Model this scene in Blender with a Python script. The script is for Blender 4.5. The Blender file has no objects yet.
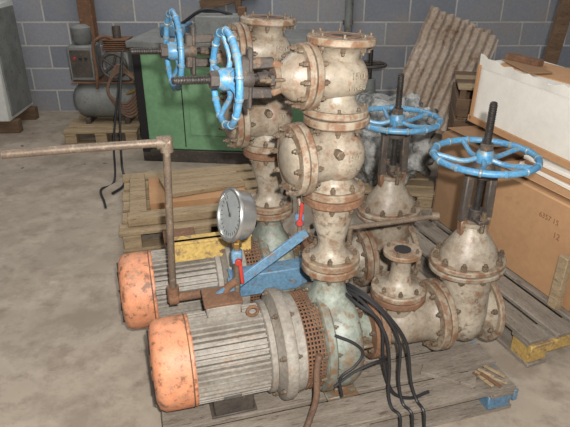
import bpy, bmesh, math, random
from mathutils import Matrix, Vector, noise
random.seed(4)
pi=math.pi
scene=bpy.context.scene
def T(x,y,z): return Matrix.Translation((x,y,z))
def R(d,ax): return Matrix.Rotation(math.radians(d),4,ax)
def S(x,y,z): return Matrix.Diagonal((x,y,z,1))
AX=R(90,'Y')   # local z -> x
I=Matrix.Identity(4)

# ---------------------------------------------------------------- materials
def lin(c):
    return tuple(((x/255)/12.92 if x/255<=0.04045 else (((x/255)+0.055)/1.055)**2.4) for x in c)+(1,)
def newmat(name):
    m=bpy.data.materials.new(name); m.use_nodes=True
    nt=m.node_tree; b=nt.nodes['Principled BSDF']
    return m,nt,b
def coords(nt,scale=(1,1,1),rnd=True):
    tc=nt.nodes.new('ShaderNodeTexCoord')
    mp=nt.nodes.new('ShaderNodeMapping'); mp.inputs['Scale'].default_value=scale
    nt.links.new(tc.outputs['Object'],mp.inputs['Vector'])
    if rnd:
        oi=nt.nodes.new('ShaderNodeObjectInfo')
        mu=nt.nodes.new('ShaderNodeMath'); mu.operation='MULTIPLY'; mu.inputs[1].default_value=17
        nt.links.new(oi.outputs['Random'],mu.inputs[0])
        nt.links.new(mu.outputs[0],mp.inputs['Location'])
    return mp.outputs['Vector']
def nz(nt,vec,scale,detail=6,rough=.6):
    n=nt.nodes.new('ShaderNodeTexNoise'); n.inputs['Scale'].default_value=scale
    n.inputs['Detail'].default_value=detail; n.inputs['Roughness'].default_value=rough
    nt.links.new(vec,n.inputs['Vector']); return n.outputs['Fac']
def ramp(nt,fac,a,b,lo=0.0,hi=1.0):
    r=nt.nodes.new('ShaderNodeMapRange'); r.inputs['From Min'].default_value=a; r.inputs['From Max'].default_value=b
    r.inputs['To Min'].default_value=lo; r.inputs['To Max'].default_value=hi
    nt.links.new(fac,r.inputs['Value']); return r.outputs['Result']
def mix(nt,fac,a,b):
    m=nt.nodes.new('ShaderNodeMix'); m.data_type='RGBA'
    if isinstance(fac,float): m.inputs[0].default_value=fac
    else: nt.links.new(fac,m.inputs[0])
    for i,c in ((6,a),(7,b)):
        if isinstance(c,tuple): m.inputs[i].default_value=c
        else: nt.links.new(c,m.inputs[i])
    return m.outputs[2]
def bump(nt,b,h,strength,dist=.01):
    bp=nt.nodes.new('ShaderNodeBump'); bp.inputs['Strength'].default_value=strength; bp.inputs['Distance'].default_value=dist
    nt.links.new(h,bp.inputs['Height']); nt.links.new(bp.outputs[0],b.inputs['Normal'])
def worn(name,c1,c2,c3,amt=.5,scale=9,rough=.7,metal=0.0,bs=.35,stretch=(1,1,1),soft=.07,edge=None,var=1.0,c4=None):
    """c1/c2 blended by large noise, c3 in patches (amt = coverage), c4 = broad grime"""
    m,nt,b=newmat(name); v=coords(nt,stretch)
    n1=nz(nt,v,scale*.6,4); col=mix(nt,ramp(nt,n1,.35,.65),lin(c1),lin(c2))
    if c4:
        n5=nz(nt,v,scale*1.1,8,.75); col=mix(nt,ramp(nt,n5,.46,.64,0,.85),col,lin(c4))
    n2=nz(nt,v,scale*2.2,10,.7); th=.72-.4*amt
    col=mix(nt,ramp(nt,n2,th,th+soft),col,lin(c3))
    if edge:
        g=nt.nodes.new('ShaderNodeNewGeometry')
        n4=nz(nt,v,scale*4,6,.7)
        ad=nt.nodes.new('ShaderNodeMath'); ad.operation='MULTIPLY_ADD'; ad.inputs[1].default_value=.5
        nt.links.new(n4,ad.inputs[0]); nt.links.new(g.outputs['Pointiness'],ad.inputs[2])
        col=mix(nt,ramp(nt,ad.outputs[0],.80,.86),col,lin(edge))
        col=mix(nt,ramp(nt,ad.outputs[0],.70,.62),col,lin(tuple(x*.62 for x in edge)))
    n3=nz(nt,v,scale*8,6,.7); dk=ramp(nt,n3,.3,.7)
    hs=nt.nodes.new('ShaderNodeHueSaturation'); mr=nt.nodes.new('ShaderNodeMapRange')
    mr.inputs['To Min'].default_value=1-.36*var; mr.inputs['To Max'].default_value=1+.2*var
    nt.links.new(dk,mr.inputs['Value']); nt.links.new(mr.outputs['Result'],hs.inputs['Value'])
    nt.links.new(col,hs.inputs['Color']); nt.links.new(hs.outputs[0],b.inputs['Base Color'])
    b.inputs['Roughness'].default_value=rough; b.inputs['Metallic'].default_value=metal
    bump(nt,b,n2,bs,.006); return m
def plain(name,c,rough=.6,metal=0):
    m,nt,b=newmat(name); v=coords(nt); n=nz(nt,v,30,5)
    col=mix(nt,n,lin(tuple(x*.8 for x in c)),lin(tuple(min(255,x*1.12) for x in c)))
    nt.links.new(col,b.inputs['Base Color']); b.inputs['Roughness'].default_value=rough; b.inputs['Metallic'].default_value=metal
    return m
M_cast=worn('cast_painted',(156,146,130),(134,124,109),(116,88,66),.42,7,.45,soft=.14,edge=(108,80,60),c4=(112,98,82),var=.8)
M_castt=worn('cast_letters',(144,134,118),(126,116,102),(112,86,62),.40,7,.45,soft=.12)
M_flange=worn('flange_rusty',(138,122,102),(148,138,122),(118,84,60),.52,9,.6,soft=.14,edge=(108,78,56),c4=(104,84,64))
M_rust=worn('rust',(118,84,60),(96,70,52),(140,108,82),.4,14,.85,soft=.15)
M_bolt=worn('bolt_steel',(106,90,72),(84,70,56),(134,122,106),.4,30,.6,.2)
M_dark=worn('dark_iron',(78,70,62),(58,52,48),(104,82,62),.4,14,.6)
M_stem=worn('stem_steel',(66,62,58),(48,44,42),(92,72,52),.3,30,.45,.5)
M_motor=worn('motor_grey',(148,142,132),(124,116,106),(146,116,92),.38,8,.6,soft=.14)
M_orange=worn('orange_paint',(214,146,108),(198,128,92),(152,120,98),.36,9,.55,soft=.14,edge=(120,84,62),c4=(178,128,98),var=.7)
M_blue=worn('blue_paint',(80,142,180),(66,124,164),(112,124,124),.34,14,.38,soft=.1,edge=(110,120,120))
M_bluebar=worn('blue_grey_paint',(98,132,156),(82,114,140),(116,102,88),.38,10,.5)
M_green=worn('pump_greygreen',(138,144,132),(118,126,118),(126,104,82),.42,7,.5,soft=.12,edge=(108,84,62),c4=(100,98,88))
M_cabgreen=worn('cabinet_green',(122,162,122),(104,146,106),(136,142,114),.25,4,.5,var=.5)
M_yellow=worn('yellow_paint',(190,160,92),(168,138,80),(136,112,80),.45,9,.7)
M_wood=worn('wood_grey',(136,126,114),(114,104,92),(90,78,66),.4,7,.9,stretch=(1,6,6))
M_woodtan=worn('wood_tan',(164,144,114),(142,122,94),(106,90,70),.38,7,.9,stretch=(1,6,6))
M_wooddk=worn('wood_dark',(112,88,66),(92,72,54),(66,52,42),.4,7,.9,stretch=(1,6,6))
M_card=worn('cardboard',(176,136,98),(162,122,86),(146,112,80),.22,3,.9,bs=.05,var=.3,soft=.15)
M_carddk=worn('cardboard_dark',(146,112,80),(130,100,72),(112,86,62),.25,3,.9,bs=.05,var=.3,soft=.15)
M_white=worn('white_board',(220,217,208),(210,205,194),(184,166,138),.16,3,.8,bs=.05,var=.22,soft=.15)
M_cabwhite=worn('cabinet_white',(205,206,200),(192,194,188),(160,152,136),.16,3,.5,bs=.05,var=.25,soft=.15)
M_black=plain('black_rubber',(34,34,36),.5)
M_brownhose=worn('hose_brown',(110,84,66),(92,70,56),(70,54,44),.4,12,.7)
M_red=plain('red_paint',(160,50,40),.45)
M_galv=worn('pipe_old',(118,102,86),(98,84,72),(132,118,102),.4,16,.5,.2)
M_chrome=plain('gauge_steel',(190,190,188),.28,.85)
M_gface=plain('gauge_face',(140,144,144),.2)
M_brass=plain('brass',(150,120,70),.4,.7)
M_sheet=worn('corrugated_rust',(182,166,150),(154,134,114),(130,96,70),.42,4,.85,soft=.12)
M_interior=plain('dark_inside',(26,25,24),.9)
M_grey=worn('grey_machine',(124,126,122),(102,104,102),(98,78,62),.35,8,.6,var=.6)
M_ink=plain('box_print',(132,92,66),.8)

def mat_wall():
    m,nt,b=newmat('block_wall')
    tc=nt.nodes.new('ShaderNodeTexCoord'); sp=nt.nodes.new('ShaderNodeSeparateXYZ'); cb=nt.nodes.new('ShaderNodeCombineXYZ')
    nt.links.new(tc.outputs['Object'],sp.inputs[0])
    ad=nt.nodes.new('ShaderNodeMath'); ad.operation='ADD'
    nt.links.new(sp.outputs[0],ad.inputs[0]); nt.links.new(sp.outputs[1],ad.inputs[1])
    nt.links.new(ad.outputs[0],cb.inputs[0]); nt.links.new(sp.outputs[2],cb.inputs[1])
    br=nt.nodes.new('ShaderNodeTexBrick'); nt.links.new(cb.outputs[0],br.inputs['Vector'])
    br.inputs['Scale'].default_value=1; br.inputs['Brick Width'].default_value=.45; br.inputs['Row Height'].default_value=.225
    br.inputs['Mortar Size'].default_value=.009; br.inputs['Mortar Smooth'].default_value=.2
    br.inputs['Color1'].default_value=lin((124,128,136)); br.inputs['Color2'].default_value=lin((146,148,154))
    br.inputs['Mortar'].default_value=lin((184,180,174)); br.inputs['Bias'].default_value=-.2
    v=tc.outputs['Object']; n=nz(nt,v,2.2,6); n2=nz(nt,v,45,6,.7)
    col=mix(nt,ramp(nt,n,.5,.8),br.outputs['Color'],lin((146,140,134)))
    hs=nt.nodes.new('ShaderNodeHueSaturation'); mr=nt.nodes.new('ShaderNodeMapRange')
    mr.inputs['To Min'].default_value=.7; mr.inputs['To Max'].default_value=1.2
    nt.links.new(n2,mr.inputs['Value']); nt.links.new(mr.outputs['Result'],hs.inputs['Value'])
    nt.links.new(col,hs.inputs['Color']); nt.links.new(hs.outputs[0],b.inputs['Base Color'])
    b.inputs['Roughness'].default_value=.95
    iv=nt.nodes.new('ShaderNodeMath'); iv.operation='SUBTRACT'; iv.inputs[0].default_value=1
    nt.links.new(br.outputs['Fac'],iv.inputs[1])
    ad2=nt.nodes.new('ShaderNodeMath'); ad2.operation='MULTIPLY_ADD'; ad2.inputs[1].default_value=.5
    nt.links.new(n2,ad2.inputs[0]); nt.links.new(iv.outputs[0],ad2.inputs[2])
    bump(nt,b,ad2.outputs[0],.6,.01); return m
def mat_floor():
    m,nt,b=newmat('concrete_floor')
    tc=nt.nodes.new('ShaderNodeTexCoord'); v=tc.outputs['Object']
    a=nz(nt,v,.9,5); c=nz(nt,v,3.5,10,.7); d=nz(nt,v,60,8,.75); e=nz(nt,v,9,6,.7); g=nz(nt,v,1.7,8,.65)
    col=mix(nt,ramp(nt,a,.35,.65),lin((158,145,129)),lin((140,129,115)))
    col=mix(nt,ramp(nt,c,.45,.75),col,lin((172,160,144)))
    col=mix(nt,ramp(nt,g,.52,.62,0,.75),col,lin((122,109,95)))
    col=mix(nt,ramp(nt,e,.5,.70,0,.9),col,lin((124,111,97)))
    col=mix(nt,ramp(nt,d,.60,.74),col,lin((108,95,82)))
    nt.links.new(col,b.inputs['Base Color']); b.inputs['Roughness'].default_value=.8
    bump(nt,b,d,.25,.003); return m
def mat_plastic():
    m,nt,b=newmat('plastic_film'); v=coords(nt); n=nz(nt,v,9,8,.7)
    col=mix(nt,ramp(nt,n,.42,.58),lin((176,176,172)),lin((96,96,92)))
    nt.links.new(col,b.inputs['Base Color']); b.inputs['Roughness'].default_value=.2
    bump(nt,b,n,.9,.03); return m
M_wall=mat_wall(); M_floor=mat_floor(); M_plastic=mat_plastic()

# ---------------------------------------------------------------- mesh builder
class MB:
    def __init__(s): s.v=[]; s.f=[]; s.mi=[]; s.mats=[]
    def add(s,vs,fs,M,mat):
        if mat not in s.mats: s.mats.append(mat)
        k=s.mats.index(mat); o=len(s.v)
        s.v+= [M@Vector(p) for p in vs]
        for f in fs: s.f.append([i+o for i in f]); s.mi.append(k)
    def lathe(s,prof,M,mat,seg=36,closed=False):
        vs=[];rings=[]
        for r,z in prof:
            if r<1e-6: rings.append([len(vs)]); vs.append((0,0,z))
            else:
                rings.append(list(range(len(vs),len(vs)+seg)))
                vs+=[(r*math.cos(2*pi*i/seg),r*math.sin(2*pi*i/seg),z) for i in range(seg)]
        fs=[]; n=len(rings)
        for k in range(n if closed else n-1):
            a=rings[k]; b=rings[(k+1)%n]
            if len(a)==1 and len(b)==1: continue
            for i in range(seg):
                j=(i+1)%seg
                if len(a)==1: fs.append([a[0],b[i],b[j]])
                elif len(b)==1: fs.append([a[i],a[j],b[0]])
                else: fs.append([a[i],a[j],b[j],b[i]])
        s.add(vs,fs,M,mat)
    def disc(s,r,z0,z1,M,mat,ch=.003,seg=36):
        s.lathe([(0,z0),(r-ch,z0),(r,z0+ch),(r,z1-ch),(r-ch,z1),(0,z1)],M,mat,seg)
    def torus(s,Rr,r,M,mat,seg=48,ps=12):
        s.lathe([(Rr+r*math.cos(2*pi*i/ps),r*math.sin(2*pi*i/ps)) for i in range(ps)],M,mat,seg,True)
    def box(s,sx,sy,sz,M,mat,ch=.003):
        bm=bmesh.new(); bmesh.ops.create_cube(bm,size=1)
        bmesh.ops.scale(bm,vec=(sx,sy,sz),verts=bm.verts)
        if ch>0: bmesh.ops.bevel(bm,geom=bm.edges[:],offset=min(ch,min(sx,sy,sz)*.3),segments=1,affect='EDGES')
        bm.verts.index_update()
        s.add([v.co.copy() for v in bm.verts],[[v.index for v in f.verts] for f in bm.faces],M,mat); bm.free()
    def tube(s,pts,r,M,mat,seg=10,smooth=True,sub=8,sy=1.0):
        P=[Vector(p) for p in pts]
        if smooth and len(P)>2:
            Q=[];E=[P[0]*2-P[1]]+P+[P[-1]*2-P[-2]]
            for i in range(1,len(E)-2):
                for k in range(sub):
                    t=k/sub;a,b,c,d=E[i-1],E[i],E[i+1],E[i+2]
                    Q.append(.5*((2*b)+(c-a)*t+(2*a-5*b+4*c-d)*t*t+(3*b-a-3*c+d)*t**3))
            Q.append(P[-1]); P=Q
        n=None;vs=[];fs=[]
        for i,p in enumerate(P):
            t=(P[min(i+1,len(P)-1)]-P[max(i-1,0)]).normalized()
            if n is None:
                n=t.orthogonal().normalized()
                up=Vector((0,0,1))
                if abs(t.dot(up))<.95: n=(up-t*t.dot(up)).normalized()
            else: n=(n-t*t.dot(n)).normalized()
            bn=t.cross(n)
            vs+=[p+n*r*math.cos(2*pi*k/seg)+bn*r*sy*math.sin(2*pi*k/seg) for k in range(seg)]
        for i in range(len(P)-1):
            for k in range(seg):
                j=(k+1)%seg; fs.append([i*seg+k,i*seg+j,(i+1)*seg+j,(i+1)*seg+k])
        fs.append(list(range(seg))); fs.append([(len(P)-1)*seg+k for k in range(seg)])
        s.add(vs,fs,M,mat)
    def bar(s,p,q,w,h,mat,ch=.002,M=I):
        p=Vector(p);q=Vector(q);d=q-p;L=d.length;x=d.normalized()
        up=Vector((0,0,1)) if abs(x.z)<.95 else Vector((0,1,0))
        y=up.cross(x).normalized();z=x.cross(y)
        m=Matrix((x,y,z)).transposed().to_4x4(); m.translation=(p+q)/2
        s.box(L,w,h,M@m,mat,ch)
    def bolts(s,Rb,n,z0,z1,M,mat,r=.009,ph=0):
        for i in range(n):
            a=2*pi*(i+.5)/n+ph; m=M@T(Rb*math.cos(a),Rb*math.sin(a),0)
            s.disc(r,z0,z0+.012,m,mat,.001,6); s.disc(r,z1-.012,z1,m,mat,.001,6)
            s.disc(r*.55,z0-.008,z1+.008,m,mat,.001,8)
    def build(s,name,M=I,smooth=38):
        me=bpy.data.meshes.new(name); me.from_pydata([tuple(v) for v in s.v],[],s.f)
        for m in s.mats: me.materials.append(m)
        me.polygons.foreach_set('material_index',s.mi)
        bm=bmesh.new(); bm.from_mesh(me); bmesh.ops.recalc_face_normals(bm,faces=bm.faces); bm.to_mesh(me); bm.free()
        me.polygons.foreach_set('use_smooth',[True]*len(me.polygons))
        me.set_sharp_from_angle(angle=math.radians(smooth)); me.update()
        ob=bpy.data.objects.new(name,me); scene.collection.objects.link(ob); ob.matrix_world=M
        return ob
def dup(ob,name,M):
    o=bpy.data.objects.new(name,ob.data); scene.collection.objects.link(o); o.matrix_world=M
    return o
def raised_text(parent,body,M,size,mat,ext=.002):
    cu=bpy.data.curves.new('lettering','FONT'); cu.body=body; cu.size=size; cu.extrude=ext
    cu.align_x='CENTER'; cu.align_y='CENTER'; cu.materials.append(mat)
    t=bpy.data.objects.new('raised_lettering',cu); scene.collection.objects.link(t)
    t.parent=parent; t.matrix_local=M; return t

# ---------------------------------------------------------------- room
b=MB(); b.box(12,13,.1,T(-.2,-.7+.0,-.05),M_floor,0); b.build('floor')
b=MB(); b.box(8.4,.2,3.2,T(-.2,5.85,1.6),M_wall,0); b.build('wall_back')
b=MB(); b.box(.2,9,3.2,T(-4.5,1.45,1.6),M_wall,0); b.build('wall_left')
b=MB(); b.box(.2,9,3.2,T(4.1,1.45,1.6),M_wall,0); b.build('wall_right')

# ---------------------------------------------------------------- pump unit frames
ANG=16.0
P1=T(.155,1.625,0)@R(ANG,'Z')
P2=P1@T(-.09,.48,0)
AZ=.32

def centrifugal_pump():
    b=MB(); C=T(0,0,AZ); A=C@AX
    f0=-.06
    b.lathe([(0,f0-.568),(.06,f0-.568),(.118,f0-.566),(.143,f0-.556),(.154,f0-.538),(.156,f0-.50),(.156,f0-.435),(.152,f0-.431),(0,f0-.431)],A,M_orange,48)
    b.disc(.075,f0-.5715,f0-.561,A,M_rust,.003,36)
    b.torus(.1555,.0025,A@T(0,0,f0-.445),M_rust,48,6)
    for k in range(10):
        a=k*36; b.box(.004,.05,.008,C@R(a,'X')@T(f0-.569,.10,0),M_interior,0)
    n=44;vs=[];fs=[];ring=[]
    for k in range(n):
        a0=2*pi*k/n; w=2*pi/n
        for (r,f) in ((.133,0),(.133,.55),(.153,.62),(.153,.93)): ring.append((r,a0+f*w))
    m=len(ring)
    for z in (f0-.433,-.235):
        vs+=[(r*math.cos(a),r*math.sin(a),z) for r,a in ring]
    for i in range(m): j=(i+1)%m; fs.append([i,j,m+j,m+i])
    vs+=[(0,0,f0-.433),(0,0,-.235)]
    for i in range(m): j=(i+1)%m; fs.append([2*m,i,j]); fs.append([2*m+1,m+i,m+j])
    b.add(vs,fs,A,M_motor)
    b.lathe([(0,-.25),(.156,-.25),(.162,-.246),(.162,-.228),(.15,-.222),(.168,-.212),(.193,-.204),(.197,-.198),(.197,-.172),(.193,-.166),(.18,-.162),(.174,-.13),(.0,-.13)],A,M_motor,56)
    b.bolts(.182,8,-.218,-.158,A,M_bolt,.009)
    b.box(.12,.1,.05,C@T(-.37,.06,.165),M_motor,.006); b.box(.13,.11,.012,C@T(-.37,.06,.194),M_rust,.003)
    b.torus(.018,.006,C@T(-.28,-.02,.17)@R(90,'X'),M_rust,20,8)
    b.box(.06,.003,.035,C@R(28,'X')@T(-.38,-.156,0),M_chrome,.001)
    b.disc(.045,-.13,-.03,A,M_dark,.003,24)
    b.disc(.12,-.12,-.05,A,M_interior,.003,30)
    for k in range(72):
        b.box(.07,.0038,.006,C@R(k*360/72,'X')@T(-.094,.170,0),M_rust,0)
    for xx in (-.128,-.115,-.103,-.091,-.079,-.067): b.torus(.171,.0032,A@T(0,0,xx),M_rust,48,6)
    b.lathe([(0,-.062),(.188,-.062),(.195,-.058),(.195,-.034),(.19,-.028),(.178,-.024),(.184,-.01),(.19,.015),(.188,.045),(.172,.07),(.13,.086),(.085,.095),(.072,.115),(.07,.15),(0,.15)],A,M_green,60)
    b.bolts(.180,12,-.075,-.018,A,M_bolt,.008)
    b.bolts(.155,10,.05,.088,A,M_bolt,.008,.2)
    for k in range(6): b.box(.05,.012,.07,C@R(k*60+20,'X')@T(.095,0,.105),M_green,.004)
    b.lathe([(.11,.1),(.098,.16),(.072,.2),(.06,.235),(.06,.265),(0,.265)],C@S(.82,1,1),M_green,32)
    b.disc(.098,.283,.310,C,M_flange,.004,40)
    b.lathe([(.058,.25),(.062,.27),(.075,.284)],C,M_green,32)
    b.bolts(.08,8,.270,.352,C,M_bolt,.009)
    b.disc(.118,.145,.172,A,M_rust,.004,44); b.bolts(.098,8,.133,.207,A,M_bolt,.01)
    b.box(.05,.22,.03,T(.02,0,.138),M_green,.004); b.box(.12,.26,.012,T(.02,0,.1285),M_green,.003)
    for y in (-.08,.08): b.box(.14,.035,.075,T(-.37,y,.170),M_dark,.004)
    b.box(.16,.2,.010,T(-.37,0,.1275),M_dark,.003)
    return b
cp=centrifugal_pump().build('centrifugal_pump',P1); dup(cp,'centrifugal_pump.001',P2)

def suction_tee():
    b=MB(); C=T(0,0,AZ); A=C@AX
    b.disc(.118,.174,.2,A,M_flange,.004,44)
    b.lathe([(.07,.198),(.074,.205),(.07,.225),(.078,.25),(.088,.30),(.09,.36),(.088,.38),(.1,.402)],A,M_cast,40)
    b.disc(.135,.404,.432,A,M_flange,.004,44); b.bolts(.112,10,.392,.475,A,M_bolt,.011)
    B=C@T(.27,0,0)
    b.lathe([(.05,0),(.062,.08),(.06,.115)],B,M_cast,28)
    b.disc(.1,.112,.136,B,M_rust,.004,36); b.bolts(.08,8,.1,.175,B,M_bolt,.009)
    b.disc(.1,.139,.162,B,M_flange,.004,36)
    b.lathe([(.085,.162),(.06,.172),(.042,.19),(.036,.22),(.036,.27),(.05,.292)],B,M_cast,28)
    b.disc(.068,.292,.31,B,M_flange,.003,30)
    b.disc(.03,.3102,.3125,B,M_interior,.0005,24)
    b.bolts(.053,4,.284,.318,B,M_bolt,.007)
    return b
st=suction_tee().build('flanged_pipe_tee',P1); dup(st,'flanged_pipe_tee.001',P2)

def handwheel(b,M,Rw,mat,spokes=5,tr=.0095):
    b.torus(Rw-tr,tr,M,mat,56,12)
    b.lathe([(.0,-.03),(.03,-.03),(.034,-.02),(.034,.01),(.026,.022),(0,.022)],M@S(.9,.9,1),mat,20)
    for k in range(spokes):
        m=M@R(k*360/spokes+12,'Z')
        b.tube([(.02,0,-.008),(Rw*.4,Rw*.05,-.018),(Rw*.75,Rw*.02,-.006),(Rw-tr,0,0)],tr*.8,m,mat,8)
    for k in range(14):
        b.disc(tr*1.25,-.006,.006,M@R(k*360/14,'Z')@T(Rw-tr,0,0)@R(90,'X'),mat,.003,10)

def gate_valve(Lh,Rf,zb,Rb,zw,zt,Rw,ovx=1.0,ovy=.85,tf=.024,fx=False,yw=.06,yh=.07):
    """flow axis X, bonnet along Z"""
    b=MB(); Bn=I
    for sgn in (1,-1):
        m=R(90*sgn,'Y')
        b.disc(Rf,Lh-tf,Lh-.001,m,M_flange,.004,44)
        b.lathe([(Rf*.86,Lh-tf),(Rf*.66,Lh-tf-.012),(Rf*.56,Lh-tf-.03),(Rf*.58,.0)],m,M_cast,36)
        b.lathe([(Rf*.30,Lh),(Rf*.55,Lh),(Rf*.55,Lh+.0012),(Rf*.3,Lh+.0012)],m,M_rust,36,True)
        b.disc(Rf*.45,Lh-.001,Lh+.0006,m,M_interior,.0002,30)
        if not (fx and sgn<0): b.bolts(Rf*.82,8,Lh-tf-.014,Lh+.004,m,M_bolt,Rf*.08)
    b.lathe([(0,-Rf*.8),(Rf*.4,-Rf*.78),(Rf*.68,-Rf*.58),(Rf*.8,-Rf*.2),(Rf*.82,.1*zb),(Rf*.78,.5*zb),(Rb*.74,zb-.028),(Rb*.8,zb-.02)],Bn@S(.82,1,1),M_cast,44)
    b.box(Rf*1.25,Rf*.08,Rf*.06,Bn@T(0,0,zb*.55),M_cast,.003)
    O=Bn@S(ovx,ovy,1)
    b.disc(Rb,zb-.02,zb-.001,O,M_cast,.004,44); b.disc(Rb*.98,zb+.002,zb+.022,O,M_flange,.004,44)
    n=10
    for i in range(n):
        a=2*pi*(i+.5)/n; m=Bn@T(Rb*.85*math.cos(a)*ovx,Rb*.85*math.sin(a)*ovy,0)
        b.disc(Rb*.085,zb-.034,zb-.02,m,M_bolt,.001,6); b.disc(Rb*.085,zb+.022,zb+.038,m,M_bolt,.001,6); b.disc(Rb*.045,zb-.04,zb+.048,m,M_bolt,.001,8)
    k=zw-zb; z1=zb+.02; zc=zb+.42*k
    b.lathe([(Rb*.76,z1),(Rb*.70,z1+.10*k),(Rb*.50,z1+.2*k),(Rb*.36,z1+.27*k),(Rb*.3,zc-.02),(Rb*.34,zc-.012),(Rb*.34,zc),(0,zc)],Bn@S(1,.9,1),M_cast,36)
    b.box(Rb*.80,Rb*.3,.014,Bn@T(0,0,zc+.012)@R(90,'Z'),M_dark,.003)
    for sx in (-1,1):
        b.disc(Rb*.06,zc-.03,zc+.05,Bn@T(0,sx*Rb*.34,0),M_bolt,.001,8)
        b.disc(Rb*.1,zc+.02,zc+.034,Bn@T(0,sx*Rb*.34,0),M_bolt,.001,6)
    b.disc(Rb*.17,zc,zc+.045,Bn,M_dark,.003,16)
    aw=Rb*.13
    for sx in (-1,1):
        b.bar((sx*Rb*.30,0,zc-.14*k),(sx*yw,0,zc+.02*k),.026,aw*1.6,M_cast,.004,Bn)
        b.bar((sx*yw,0,zc),(sx*yw*.92,0,zw-.05),.03,aw*1.3,M_dark,.004,Bn)
    b.box(yw*2+.03,.036,.026,Bn@T(0,0,zw-.052),M_dark,.005)
    if yh>yw: b.box(yh*2+.03,.03,.016,Bn@T(0,0,zw-.066),M_dark,.005)
    b.lathe([(0,zw-.075),(Rb*.26,zw-.075),(Rb*.29,zw-.06),(Rb*.26,zw-.03),(Rb*.2,zw-.018),(0,zw-.018)],Bn,M_dark,20)
    handwheel(b,Bn@T(0,0,zw),Rw,M_blue,5,.0095 if Rw<.15 else .0112)
    b.disc(.024,zw+.02,zw+.045,Bn,M_dark,.002,6)
    pr=[(0,zc)]; z=zc+.001; rs=.0115 if Rw<.15 else .0135
    while z<zt-.01: pr+= [(rs,z),(rs,z+.003),(rs*.86,z+.0045),(rs*.86,z+.006)]; z+=.0075
    pr+=[(rs*.9,zt-.004),(rs*.6,zt),(0,zt)]
    b.lathe(pr,Bn,M_stem,14)
    return b
gv=gate_valve(.112,.137,.215,.145,.632,.817,.182,1.0,.85,fx=True,yw=.05,yh=.05)
VM=T(.545,0,AZ)
g1=gv.build('gate_valve',P1@VM); dup(g1,'gate_valve.001',P2@VM)

def spool():
    b=MB()
    b.disc(.098,.633,.658,I,M_flange,.004,40)
    b.lathe([(.075,.658),(.056,.67),(.046,.69),(.046,.72),(.056,.76),(.068,.81),(.072,.84),(.082,.858)],I,M_cast,36)
    b.disc(.1,.858,.884,I,M_rust,.004,40); b.bolts(.082,8,.845,.925,I,M_bolt,.009)
    return b
sp=spool().build('pipe_reducer',P1); dup(sp,'pipe_reducer.001',P2)

def check_valve():
    b=MB(); h=.1275
    for s_ in (0,180):
        m=R(s_,'X')
        b.disc(.1,h-.026,h-.001,m,M_flange,.004,40)
        b.lathe([(.085,h-.026),(.066,h-.038),(.06,h-.05),(.062,0)],m,M_cast,36)
    b.lathe([(0,-.088),(.04,-.082),(.07,-.055),(.086,-.01),(.084,.03),(.066,.065),(.03,.082),(0,.085)],T(.008,0,-.004),M_cast,40)
    B=R(-90,'Y')
    b.lathe([(.078,.0),(.08,.04),(.078,.09),(.088,.11)],B,M_cast,40)
    b.disc(.112,.106,.128,B,M_cast,.004,44); b.disc(.11,.130,.152,B,M_flange,.004,44)
    b.lathe([(.075,.152),(.066,.163),(.04,.17),(0,.172)],B,M_cast,36)
    b.bolts(.096,10,.092,.168,B,M_bolt,.009)
    b.disc(.014,.06,.10,T(-.03,0,.03)@R(90,'X'),M_bolt,.003,6)
    b.bolts(.082,8,h-.04,h+.026,I,M_bolt,.009)
    return b
TH=22.0
def stackM(P,z): 
    o=(P@Vector((0,0,z)));  return T(o.x,o.y,z)@R(TH,'Z')
cv=check_valve().build('check_valve',stackM(P1,1.0125)); cv2=dup(cv,'check_valve.001',stackM(P2,1.0125))
gh=gate_valve(.1125,.1,.106,.095,.34,.485,.134,1,1,.022,fx=True,yw=.042,yh=.068)
def gM(P): return stackM(P,1.2535)@R(-87,'Y')
g3=gh.build('gate_valve.002',gM(P1)); g4=dup(g3,'gate_valve.003',gM(P2))
for c in (cv,cv2):
    raised_text(c,'150',T(.018,-.0845,.012)@R(90,'X'),.028,M_castt,.003)
    raised_text(c,'WCB',T(.018,-.082,-.022)@R(82,'X'),.020,M_castt,.003)
for c in (g3,g4):
    raised_text(c,'150',R(87,'Y')@T(.02,-.0815,.012)@R(90,'X'),.028,M_castt,.003)
    raised_text(c,'DN80',R(87,'Y')@T(.02,-.080,-.02)@R(90,'X'),.020,M_castt,.003)
# ---------------------------------------------------------------- pallet maker
def pallet(name,M,x0,x1,y0,y1,h,mat,n=7,endmat=None,gap=.02,seed=1):
    rnd=random.Random(seed); b=MB()
    t=.02; W=(y1-y0); bw=(W-gap*(n-1))/n
    for i in range(n):
        y=y0+bw/2+i*(bw+gap); j=rnd.uniform(-.012,.012)
        b.box(x1-x0+rnd.uniform(-.02,.01),bw,t,T((x0+x1)/2+j,y,h-t/2)@R(rnd.uniform(-.3,.3),'Z'),mat,.003)
    for k in range(3):
        x=x0+.06+k*(x1-x0-.12)/2
        b.box(.1,W,.018,T(x,(y0+y1)/2,h-t-.010),mat,.003)
        for y in (y0+.06,(y0+y1)/2,y1-.06):
            b.box(.1,.1,h-t-.019-.019,T(x,y,(h-t-.019+.019)/2),endmat if (endmat and k==2) else mat,.004)
    for y in (y0+.06,(y0+y1)/2,y1-.06):
        b.box(x1-x0,.1,.019,T((x0+x1)/2,y,.0105),mat,.003)
    if endmat: b.box(.02,W*.28,.05,T(x1-.002,y0+W*.14,h-.045),endmat,.003)
    return b.build(name,M)
pallet('wooden_pallet',P1,-.62,.67,-.25,.86,.122,M_wood,8,M_bluebar,.018,3)

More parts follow.
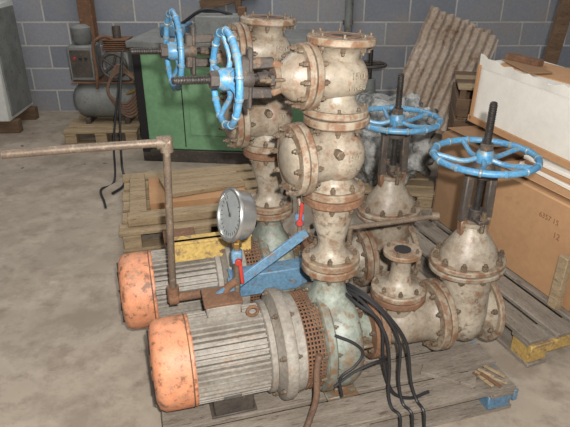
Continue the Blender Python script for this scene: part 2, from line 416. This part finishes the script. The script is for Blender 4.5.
# ---------------------------------------------------------------- bent pipe lever
b=MB()
b.tube([(-.40,1.66,.455),(-.395,1.66,.6),(-.372,1.655,1.03)],.0125,I,M_galv,12,False)
b.tube([(-.372,1.655,1.04),(-.6,1.60,1.042),(-.835,1.545,1.04)],.0135,I,M_galv,12,False)
b.lathe([(0,-.025),(.021,-.025),(.021,.02),(.017,.024),(0,.024)],T(-.372,1.655,1.035),M_galv,14)
b.tube([(-.36,1.658,1.04),(-.40,1.648,1.041)],.021,I,M_galv,14,False)
b.tube([(-.415,1.655,.452),(-.385,1.662,.452)],.024,I,M_rust,14,False)
b.tube([(-.40,1.66,.452),(-.24,1.70,.455)],.016,I,M_rust,12,False)
b.lathe([(0,-.03),(.022,-.03),(.022,.03),(0,.03)],T(-.40,1.66,.47),M_rust,14)
b.tube([(-.25,1.70,.455),(-.235,1.70,.123)],.014,I,M_rust,12,False)
b.build('bent_steel_pipe')

b=MB()
b.bar((-.25,1.585,.49),(.075,1.70,.70),.012,.036,M_bluebar)
b.bar((-.25,1.60,.475),(.075,1.715,.685),.030,.008,M_bluebar)
b.bar((-.25,1.585,.49),(-.27,1.78,.40),.03,.04,M_bluebar)
b.build('blue_bracket')
b=MB()
b.bar((-.22,1.80,.40),(.20,1.92,.40),.010,.09,M_bluebar); b.bar((-.22,1.835,.442),(.20,1.955,.442),.075,.010,M_bluebar); b.bar((-.22,1.835,.358),(.20,1.955,.358),.075,.010,M_bluebar)
b.bar((-.2,1.84,.36),(-.2,1.84,.122),.05,.05,M_bluebar); b.bar((.16,1.94,.36),(.16,1.94,.122),.05,.05,M_bluebar)
b.build('blue_steel_channel')
b=MB()
b.bar((-.44,1.90,.505),(-.14,1.98,.505),.02,.09,M_yellow); b.bar((-.44,1.91,.545),(-.14,1.99,.545),.06,.01,M_yellow)
b.build('yellow_steel_plate')

# pressure gauge
b=MB()
gc=Vector((-.168,1.60,.815)); nd=Vector((-.86,-.48,.26)).normalized()
q=nd.to_track_quat('Z','Y').to_matrix().to_4x4(); G=Matrix.Translation(gc)@q@S(1.14,1.14,1.14)
b.lathe([(0,-.045),(.058,-.045),(.066,-.04),(.07,-.028),(.07,.0),(.078,.003),(.079,.008),(.076,.014),(.069,.014),(.067,.006),(0,.006)],G,M_chrome,48)
b.disc(.067,.005,.0075,G,M_gface,.0005,40)
for k in range(21):
    a=-225+k*13.5; b.box(.009 if k%5 else .014,.0015,.0008,G@R(a,'Z')@T(.056,0,.0081),M_interior,0)
b.box(.05,.003,.001,G@R(140,'Z')@T(.018,0,.010),M_interior,0); b.disc(.006,.0075,.011,G,M_dark,.001,12)
b.tube([(-.152,1.61,.75),(-.157,1.61,.69)],.009,I,M_brass,10,False)
b.disc(.016,.69,.71,T(-.16,1.61,0),M_brass,.002,6)
b.tube([(-.16,1.61,.70),(-.165,1.61,.52)],.011,I,M_galv,10,False)
b.box(.035,.035,.05,T(-.162,1.61,.655),M_bluebar,.006)
b.bar((-.150,1.59,.64),(-.143,1.583,.565),.012,.012,M_red); b.disc(.012,-.02,.01,T(-.155,1.59,.645)@R(90,'X'),M_red,.002,10)
b.tube([(-.165,1.61,.56),(-.2,1.605,.53),(-.21,1.60,.50)],.014,I,M_rust,10)
b.build('pressure_gauge')
b=MB()
b.tube([(.05,1.70,.70),(.05,1.70,.80)],.009,I,M_galv,10,False)
b.box(.03,.03,.045,T(.05,1.70,.75),M_bluebar,.005)
b.bar((.05,1.682,.74),(.058,1.68,.82),.012,.012,M_red); b.disc(.012,-.02,.01,T(.05,1.684,.745)@R(90,'X'),M_red,.002,10)
b.tube([(.05,1.70,.80),(.05,1.72,.84),(.10,1.74,.86)],.008,I,M_galv,10)
b.build('ball_valve')
b=MB(); b.tube([(.20,1.80,.66),(.4,1.86,.655),(.58,1.92,.652)],.010,I,M_galv,10,False); b.disc(.017,-.015,.015,T(.58,1.92,.652)@R(90,'Y'),M_galv,.002,10)
b.tube([(.24,1.81,.66),(.24,1.83,.123)],.010,I,M_galv,10,False)
b.build('impulse_pipe')

# black cables (pump coordinates)
b=MB()
def cab(pts,r=.006,mat=None): b.tube(pts,r,I,mat or M_black,8)
cab([(.03,.02,.52),(.08,-.08,.53),(.15,-.14,.47),(.2,-.17,.36),(.2,-.19,.22),(.21,-.22,.135),(.225,-.262,.12),(.235,-.275,.02),(.28,-.30,.008)])
cab([(.04,.04,.53),(.10,-.07,.52),(.18,-.13,.44),(.235,-.16,.34),(.25,-.19,.2),(.265,-.22,.133),(.27,-.265,.12),(.28,-.28,.02),(.32,-.31,.008)])
cab([(.02,.03,.53),(.09,-.09,.50),(.14,-.165,.42),(.16,-.185,.30),(.16,-.2,.18),(.165,-.225,.13),(.18,-.262,.12),(.185,-.275,.02),(.2,-.33,.008)])
cab([(.02,.03,.52),(.06,-.1,.51),(.13,-.15,.45),(.145,-.17,.30),(.18,-.19,.17),(.25,-.20,.129),(.33,-.19,.129)])
cab([(-.04,-.17,.45),(.02,-.19,.42),(.05,-.2,.38),(.02,-.21,.34),(-.03,-.21,.30),(-.02,-.21,.22)],.005)
cab([(.15,-.17,.3),(.10,-.2,.33),(.02,-.205,.31),(-.05,-.21,.27)],.005)
b.build('electric_cables',P1)
b=MB(); b.tube([(-.10,-.19,.40),(-.11,-.2,.34),(-.115,-.215,.24),(-.14,-.225,.16),(-.17,-.262,.133),(-.19,-.30,.05),(-.2,-.32,.013)],.011,I,M_brownhose,10); b.build('rubber_hose',P1)
rn=random.Random(8)
b=MB()
b.box(.20,.05,.016,T(.44,-.14,.1305)@R(-38,'Z'),M_wood,.002)
for i in range(6):
    b.box(rn.uniform(.06,.12),rn.uniform(.006,.014),.007,T(.58+rn.uniform(-.03,.03),-.19+rn.uniform(-.03,.03),.128+i*.005)@R(rn.uniform(-80,-10),'Z')@R(rn.uniform(-8,8),'Y'),M_woodtan if i%3 else M_rust,.001)
b.build('wood_splinters',P1)

# ---------------------------------------------------------------- right hand side
BX=T(.89,2.95,0)@R(-69.4,'Z')
pallet('yellow_pallet',BX,-.12,1.12,-.30,.62,.14,M_wood,7,M_yellow,.03,9)
def carton(name,x0,x1,y0,y1,z0,z1,mat,text=None,flap=True):
    b=MB(); sx,sy,sz=x1-x0,y1-y0,z1-z0
    b.box(sx,sy,sz,T(0,0,sz/2),mat,.006)
    b.box(sx*.998,.055,.0015,T(0,0,sz+.0005),M_woodtan,0)
    b.box(.0015,.055,.1,T(-sx/2-.0005,0,sz-.05),M_woodtan,0); b.box(.0015,.055,.1,T(sx/2+.0005,0,sz-.05),M_woodtan,0)
    if flap: b.box(sx*.96,sy*.45,.004,T(0,-sy*.24,sz+.012)@R(-3,'X'),mat,.001)
    b.box(.003,.003,sz*.96,T(-sx/2,-sy/2,sz/2),M_carddk,0)
    o=b.build(name,BX@T((x0+x1)/2,(y0+y1)/2,z0))
    if text:
        for i,(tx,px,pz,s) in enumerate(text):
            t=raised_text(o,tx,T(px,-sy/2-.001,pz)@R(90,'X'),s,M_ink,.0003)
    return o
carton('cardboard_box',0,.36,-.02,.55,.141,.67,M_carddk)
carton('cardboard_box.001',.38,1.02,.0,.6,.141,.60,M_card,[('6357 15',.1,.36,.035),('12',.16,.30,.04)])
b=MB(); b.bar((.96,-.03,.141),(.96,-.03,.40),.05,.035,M_woodtan,.003); b.build('timber_stub',BX)
b=MB()
for i in range(3): b.box(.5,.45,.018,T(.02*(i%2),.01*i,.009+i*.019)@R(i*2-3,'Z'),M_card if i%2 else M_white,.002)
b.build('cardboard_sheets',BX@T(.72,.32,.619))
b=MB()
b.box(.86,.34,.33,T(0,0,.165),M_white,.006)
n=24;vs=[];fs=[]
for i in range(n+1):
    x=-.43+.86*i/n; top=.34+.025*noise.noise(Vector((x*9,2,0)))+.006*math.sin(i*2.1)
    if i<8: top+=.03*(1-i/8)
    vs+= [(x,-.172,.30),(x,-.176-.006*math.sin(i),top)]
for i in range(n): fs.append([2*i,2*i+2,2*i+3,2*i+1])
b.add(vs,fs,I,M_white)
b.box(.88,.012,.035,T(0,-.178,.02),M_card,.002); b.box(.02,.012,.3,T(-.42,-.178,.165),M_card,.002)
b.box(.5,.22,.006,T(-.1,.0,.337)@R(8,'Z')@R(3,'X'),M_card,.001); b.box(.3,.12,.006,T(-.22,-.06,.345)@R(-14,'Z'),M_carddk,.001)
b.box(.2,.05,.03,T(-.28,-.02,.362)@R(10,'Z'),M_rust,.003)
b.build('torn_white_carton',BX@T(.42,.33,.690)@R(2,'Y'))
b=MB()
for z in (.06,.2,.34,.48,.62):
    for (px,py,sx,sy) in ((0,-.25,.52,.02),(0,.25,.52,.02),(-.26,0,.02,.5),(.26,0,.02,.5)):
        b.box(sx,sy,.12,T(px,py,z+.0),M_wooddk,.004)
for px in (-.235,.235):
    for py in (-.225,.225): b.box(.04,.04,.74,T(px,py,.37),M_wooddk,.004)
for i in range(4): b.box(.54,.12,.02,T(0,-.2+i*.133,.75),M_wooddk if i%2 else M_woodtan,.003)
b.build('wooden_crate',T(1.45,3.80,0)@R(-12,'Z'))
pallet('wooden_pallet.001',T(.72,3.75,0)@R(-8,'Z'),-.36,.32,-.4,.4,.12,M_woodtan,6,None,.03,5)
bm=bmesh.new(); bmesh.ops.create_icosphere(bm,subdivisions=5,radius=1)
for v in bm.verts:
    p=v.co.copy(); q=Vector((math.copysign(abs(p.x)**.7,p.x)*.30,math.copysign(abs(p.y)**.7,p.y)*.32,math.copysign(abs(p.z)**.65,p.z)*.25))
    d=noise.fractal(p*2.2,.8,2.2,5)*.09+abs(noise.noise(p*5))*.07
    v.co=q+p*d
    if v.co.z<-.25: v.co.z=-.25
me=bpy.data.meshes.new('w'); bm.to_mesh(me); bm.free(); me.materials.append(M_plastic)
me.polygons.foreach_set('use_smooth',[True]*len(me.polygons))
o=bpy.data.objects.new('plastic_wrapped_valve',me); scene.collection.objects.link(o); o.matrix_world=T(.70,3.74,.372)
def corr(name,M,w,h,tear=0):
    nx,ny=110,24; vs=[];fs=[]
    for j in range(ny+1):
        for i in range(nx+1):
            x=-w/2+w*i/nx; z=h*j/ny
            e=0
            if j==ny: e=.03*noise.noise(Vector((x*8,tear,0)))
            vs.append((x+.01*noise.noise(Vector((3,z*6,tear))),.011*math.sin(x/.076*2*pi)+.02*noise.noise(Vector((x*2,z*2,tear))),z+e))
    for j in range(ny):
        for i in range(nx):
            if (i+j*7+tear)%173==5: continue
            a=j*(nx+1)+i; fs.append([a,a+1,a+nx+2,a+nx+1])
    b=MB(); b.add(vs,fs,I,M_sheet); o=b.build(name,M,80)
    return o
corr('corrugated_sheet',T(1.16,4.80,.02)@R(4,'Z')@R(-36,'X')@R(26,'Y')@T(0,0,.13),.64,1.16,1)
corr('corrugated_sheet.001',T(1.32,4.68,.02)@R(4,'Z')@R(-36,'X')@R(27,'Y')@T(0,0,.13),.36,1.06,4)
b=MB(); b.bar((1.85,4.10,0),(2.13,4.2,2.6),.09,.06,M_wooddk); b.build('timber_post')
b=MB()
b.lathe([(0,-.2),(.14,-.2),(.14,-.17),(.08,-.16),(.07,0),(.1,.08),(.08,.16),(.14,.17),(.14,.2),(0,.2)],T(0,0,.142)@AX,M_dark,28)
b.lathe([(0,0),(.08,.02),(.08,.24),(.13,.25),(.13,.29),(.06,.3),(.05,.42),(0,.42)],T(0,0,.142),M_grey,24)
b.tube([(0,0,.5),(0,0,.80)],.018,I,M_stem,10,False); b.torus(.13,.012,T(0,0,.68),M_dark,32,8); b.tube([(-.13,0,.68),(.13,0,.68)],.011,I,M_dark,8,False)
b.build('scrap_valve',T(.72,4.75,.001)@R(20,'Z'))

# ---------------------------------------------------------------- left / back
b=MB()
b.box(.75,.6,1.0,T(0,0,.62),M_cabwhite,.01); b.box(.02,.5,.92,T(.382,0,.62),M_grey,.004)
b.box(.55,.012,.8,T(-.02,-.304,.64),M_cabwhite,.004); b.box(.03,.03,.1,T(.2,-.32,.7),M_dark,.004)
for y in (-.22,.22): b.box(.85,.09,.12,T(0,y,.06),M_wooddk,.004)
b.build('white_metal_cabinet',T(-2.92,5.24,0)@R(3,'Z'))
b=MB(); b.box(.13,.012,3.0,T(0,-.05,1.5),M_rust,.002); b.box(.13,.012,3.0,T(0,.05,1.5),M_rust,.002); b.box(.012,.1,3.0,T(0,0,1.5),M_rust,.002); b.box(.2,.18,.015,T(0,0,.008),M_rust,.002)
b.build('steel_column',T(-1.90,5.62,0))
pallet('wooden_pallet.002',T(-1.66,5.06,0)@R(4,'Z'),-.3,.34,-.42,.3,.13,M_woodtan,5,None,.03,11)
b=MB()
b.lathe([(0,-.26),(.08,-.25),(.13,-.21),(.145,-.16),(.145,.16),(.13,.21),(.08,.25),(0,.26)],T(0,0,.17)@AX,M_grey,32)
for x in (-.15,.15): b.box(.04,.24,.05,T(x,0,.025),M_dark,.004)
b.box(.46,.24,.012,T(0,0,.32),M_rust,.003)
b.box(.19,.2,.26,T(-.14,0,.46),M_grey,.012); b.box(.15,.006,.20,T(-.14,-.103,.46),M_dark,.003)
for k in range(3): b.disc(.012,.10,.115,T(-.18+.04*k,0,.50)@R(90,'X'),M_red if k==0 else M_black,.002,12)
b.lathe([(0,0),(.05,0),(.07,.03),(.07,.12),(.04,.14),(0,.14)],T(-.14,0,.59),M_grey,20)
b.box(.17,.19,.22,T(.12,0,.44),M_grey,.01)
for k in range(6): b.box(.18,.20,.007,T(.12,0,.56+k*.014),M_rust,.001)
b.lathe([(0,0),(.03,0),(.03,.09),(0,.09)],T(.12,0,.63),M_dark,16)
b.torus(.09,.014,T(.10,-.12,.45)@R(90,'X'),M_dark,32,8)
for k in range(5): b.tube([(0,0,0),(.09,0,0)],.01,T(.10,-.12,.45)@R(k*72,'Y'),M_dark,8,False)
b.tube([(.12,-.05,.62),(.05,-.12,.66),(-.02,-.14,.6),(-.02,-.15,.4),(-.04,-.13,.28)],.012,I,M_rust,8)
b.tube([(.2,0,.6),(.28,-.06,.5),(.27,-.1,.3),(.15,-.12,.22)],.012,I,M_brass,8)
for i in range(6):
    b.tube([(.20+.02*i,-.2,.42),(.3,-.24,.33-.03*i),(.2,-.26,.2-.02*i),(.08,-.25,.26),(.09,-.22,.36),(.16,-.2,.42+.01*i),(.24,-.2,.40)],.012,I,M_brownhose,8)
b.build('air_compressor',T(-1.60,5.0,.131)@S(1.18,1.15,1.15))
b=MB()
b.box(1.4,.7,.10,T(0,0,.05),M_dark,.005)
b.box(1.38,.68,.80,T(0,0,.50),M_cabgreen,.012)
for x in (-.34,.12,.5): b.box(.006,.006,.74,T(x,-.342,.5),M_interior,0)
b.box(.06,.02,.84,T(-.668,-.345,.5),M_interior,.002)
b.box(.36,.008,.5,T(-.11,-.343,.48),M_cabgreen,.003); b.box(.02,.02,.08,T(.03,-.352,.5),M_dark,.003)
b.box(1.46,.76,.05,T(0,0,.925),M_grey,.008)
for k in range(6): b.box(.2,.006,.01,T(.31,-.343,.62+k*.03),M_interior,0)
b.box(.03,.02,.6,T(.22,-.35,.5),M_rust,.003)
b.build('green_machine_cabinet',T(-.42,4.54,0)@R(-6,'Z'))
b=MB()
b.box(.34,.2,.16,T(0,0,.08),M_grey,.01); b.lathe([(0,-.1),(.07,-.1),(.07,.1),(0,.1)],T(.3,.05,.07)@R(90,'X'),M_bluebar,20)
b.box(.2,.24,.09,T(-.35,.02,.045),M_bluebar,.01); b.tube([(-.3,0,.09),(-.1,-.05,.2),(.1,0,.16)],.012,I,M_black,8)
b.box(.06,.06,.22,T(.18,-.02,.11),M_rust,.006)
b.build('machine_parts',T(-.5,4.46,.952)@R(-6,'Z'))
pallet('wooden_pallet.003',T(-.62,3.26,0)@R(14,'Z'),-.42,.50,-.42,.5,.13,M_woodtan,6,None,.04,21)
b=MB(); b.box(.6,.42,.05,T(0,0,.025),M_card,.004); b.box(.5,.3,.03,T(.04,.02,.067)@R(9,'Z'),M_woodtan,.003); b.box(.1,.7,.03,T(-.37,0,.016),M_woodtan,.003)
b.box(.9,.1,.05,T(.02,-.35,.026),M_woodtan,.004)
b.build('packing_boards',T(-.58,3.32,.131)@R(14,'Z'))
b=MB()
b.tube([(-1.18,4.13,.9),(-1.22,4.02,.5),(-1.24,3.95,.1),(-1.20,3.85,.012),(-1.18,3.70,.012),(-1.22,3.58,.012)],.009,I,M_black,8)
b.tube([(-1.2,4.13,.8),(-1.28,3.98,.3),(-1.27,3.82,.014),(-1.32,3.65,.012),(-1.24,3.45,.012),(-1.2,3.35,.012)],.008,I,M_black,8)
b.build('black_hose')
b=MB()
for i in range(34):
    x=rn.uniform(-2.4,-1.2); y=rn.uniform(4.0,5.5)
    s_=rn.uniform(.006,.02)
    b.box(s_*rn.uniform(1,2.2),s_,s_*.3,T(x,y,s_*.15)@R(rn.uniform(0,180),'Z'),rn.choice([M_wood,M_woodtan,M_wooddk,M_carddk]),.001)
b.build('floor_debris')
b=MB(); b.box(.55,.05,.10,T(0,0,0)@R(-14,'Y'),M_wooddk,.004); b.box(.06,.05,.4,T(.1,-.03,.1),M_wooddk,.004); b.build('wall_bracket',T(-.55,5.71,1.12))
b=MB(); b.tube([(0,0,0),(0,0,2.4)],.04,I,M_grey,16,False); b.box(.1,.04,.04,T(0,.05,.3),M_dark,.003); b.box(.1,.04,.04,T(0,.05,1.6),M_dark,.003); b.build('wall_pipe',T(.62,5.68,.6))

# ---------------------------------------------------------------- light, camera
w=bpy.data.worlds.new('World'); scene.world=w; w.use_nodes=True
bg=w.node_tree.nodes['Background']; bg.inputs[0].default_value=(.98,.98,1,1); bg.inputs[1].default_value=.46
def lamp(name,kind,loc,rot,e,**k):
    l=bpy.data.lights.new(name,kind); l.energy=e
    for a,v in k.items(): setattr(l,a,v)
    o=bpy.data.objects.new(name,l); scene.collection.objects.link(o); o.location=loc; o.rotation_euler=[math.radians(r) for r in rot]; return o
lamp('roof_light','AREA',(-1.0,3.8,3.4),(0,0,0),56,shape='RECTANGLE',size=2.5,size_y=2.5,color=(1,.98,.95))
f=lamp('camera_flash','AREA',(.06,-.02,1.70),(72,0,0),88,shape='DISK',size=.04,color=(1,.965,.92))
cam=bpy.data.cameras.new('camera'); cam.lens=35; cam.sensor_width=36; cam.clip_start=.02
co=bpy.data.objects.new('camera',cam); scene.collection.objects.link(co); co.location=(0,0,1.6); co.rotation_euler=(math.radians(64),0,0)
scene.camera=co
scene.view_settings.view_transform='Standard'
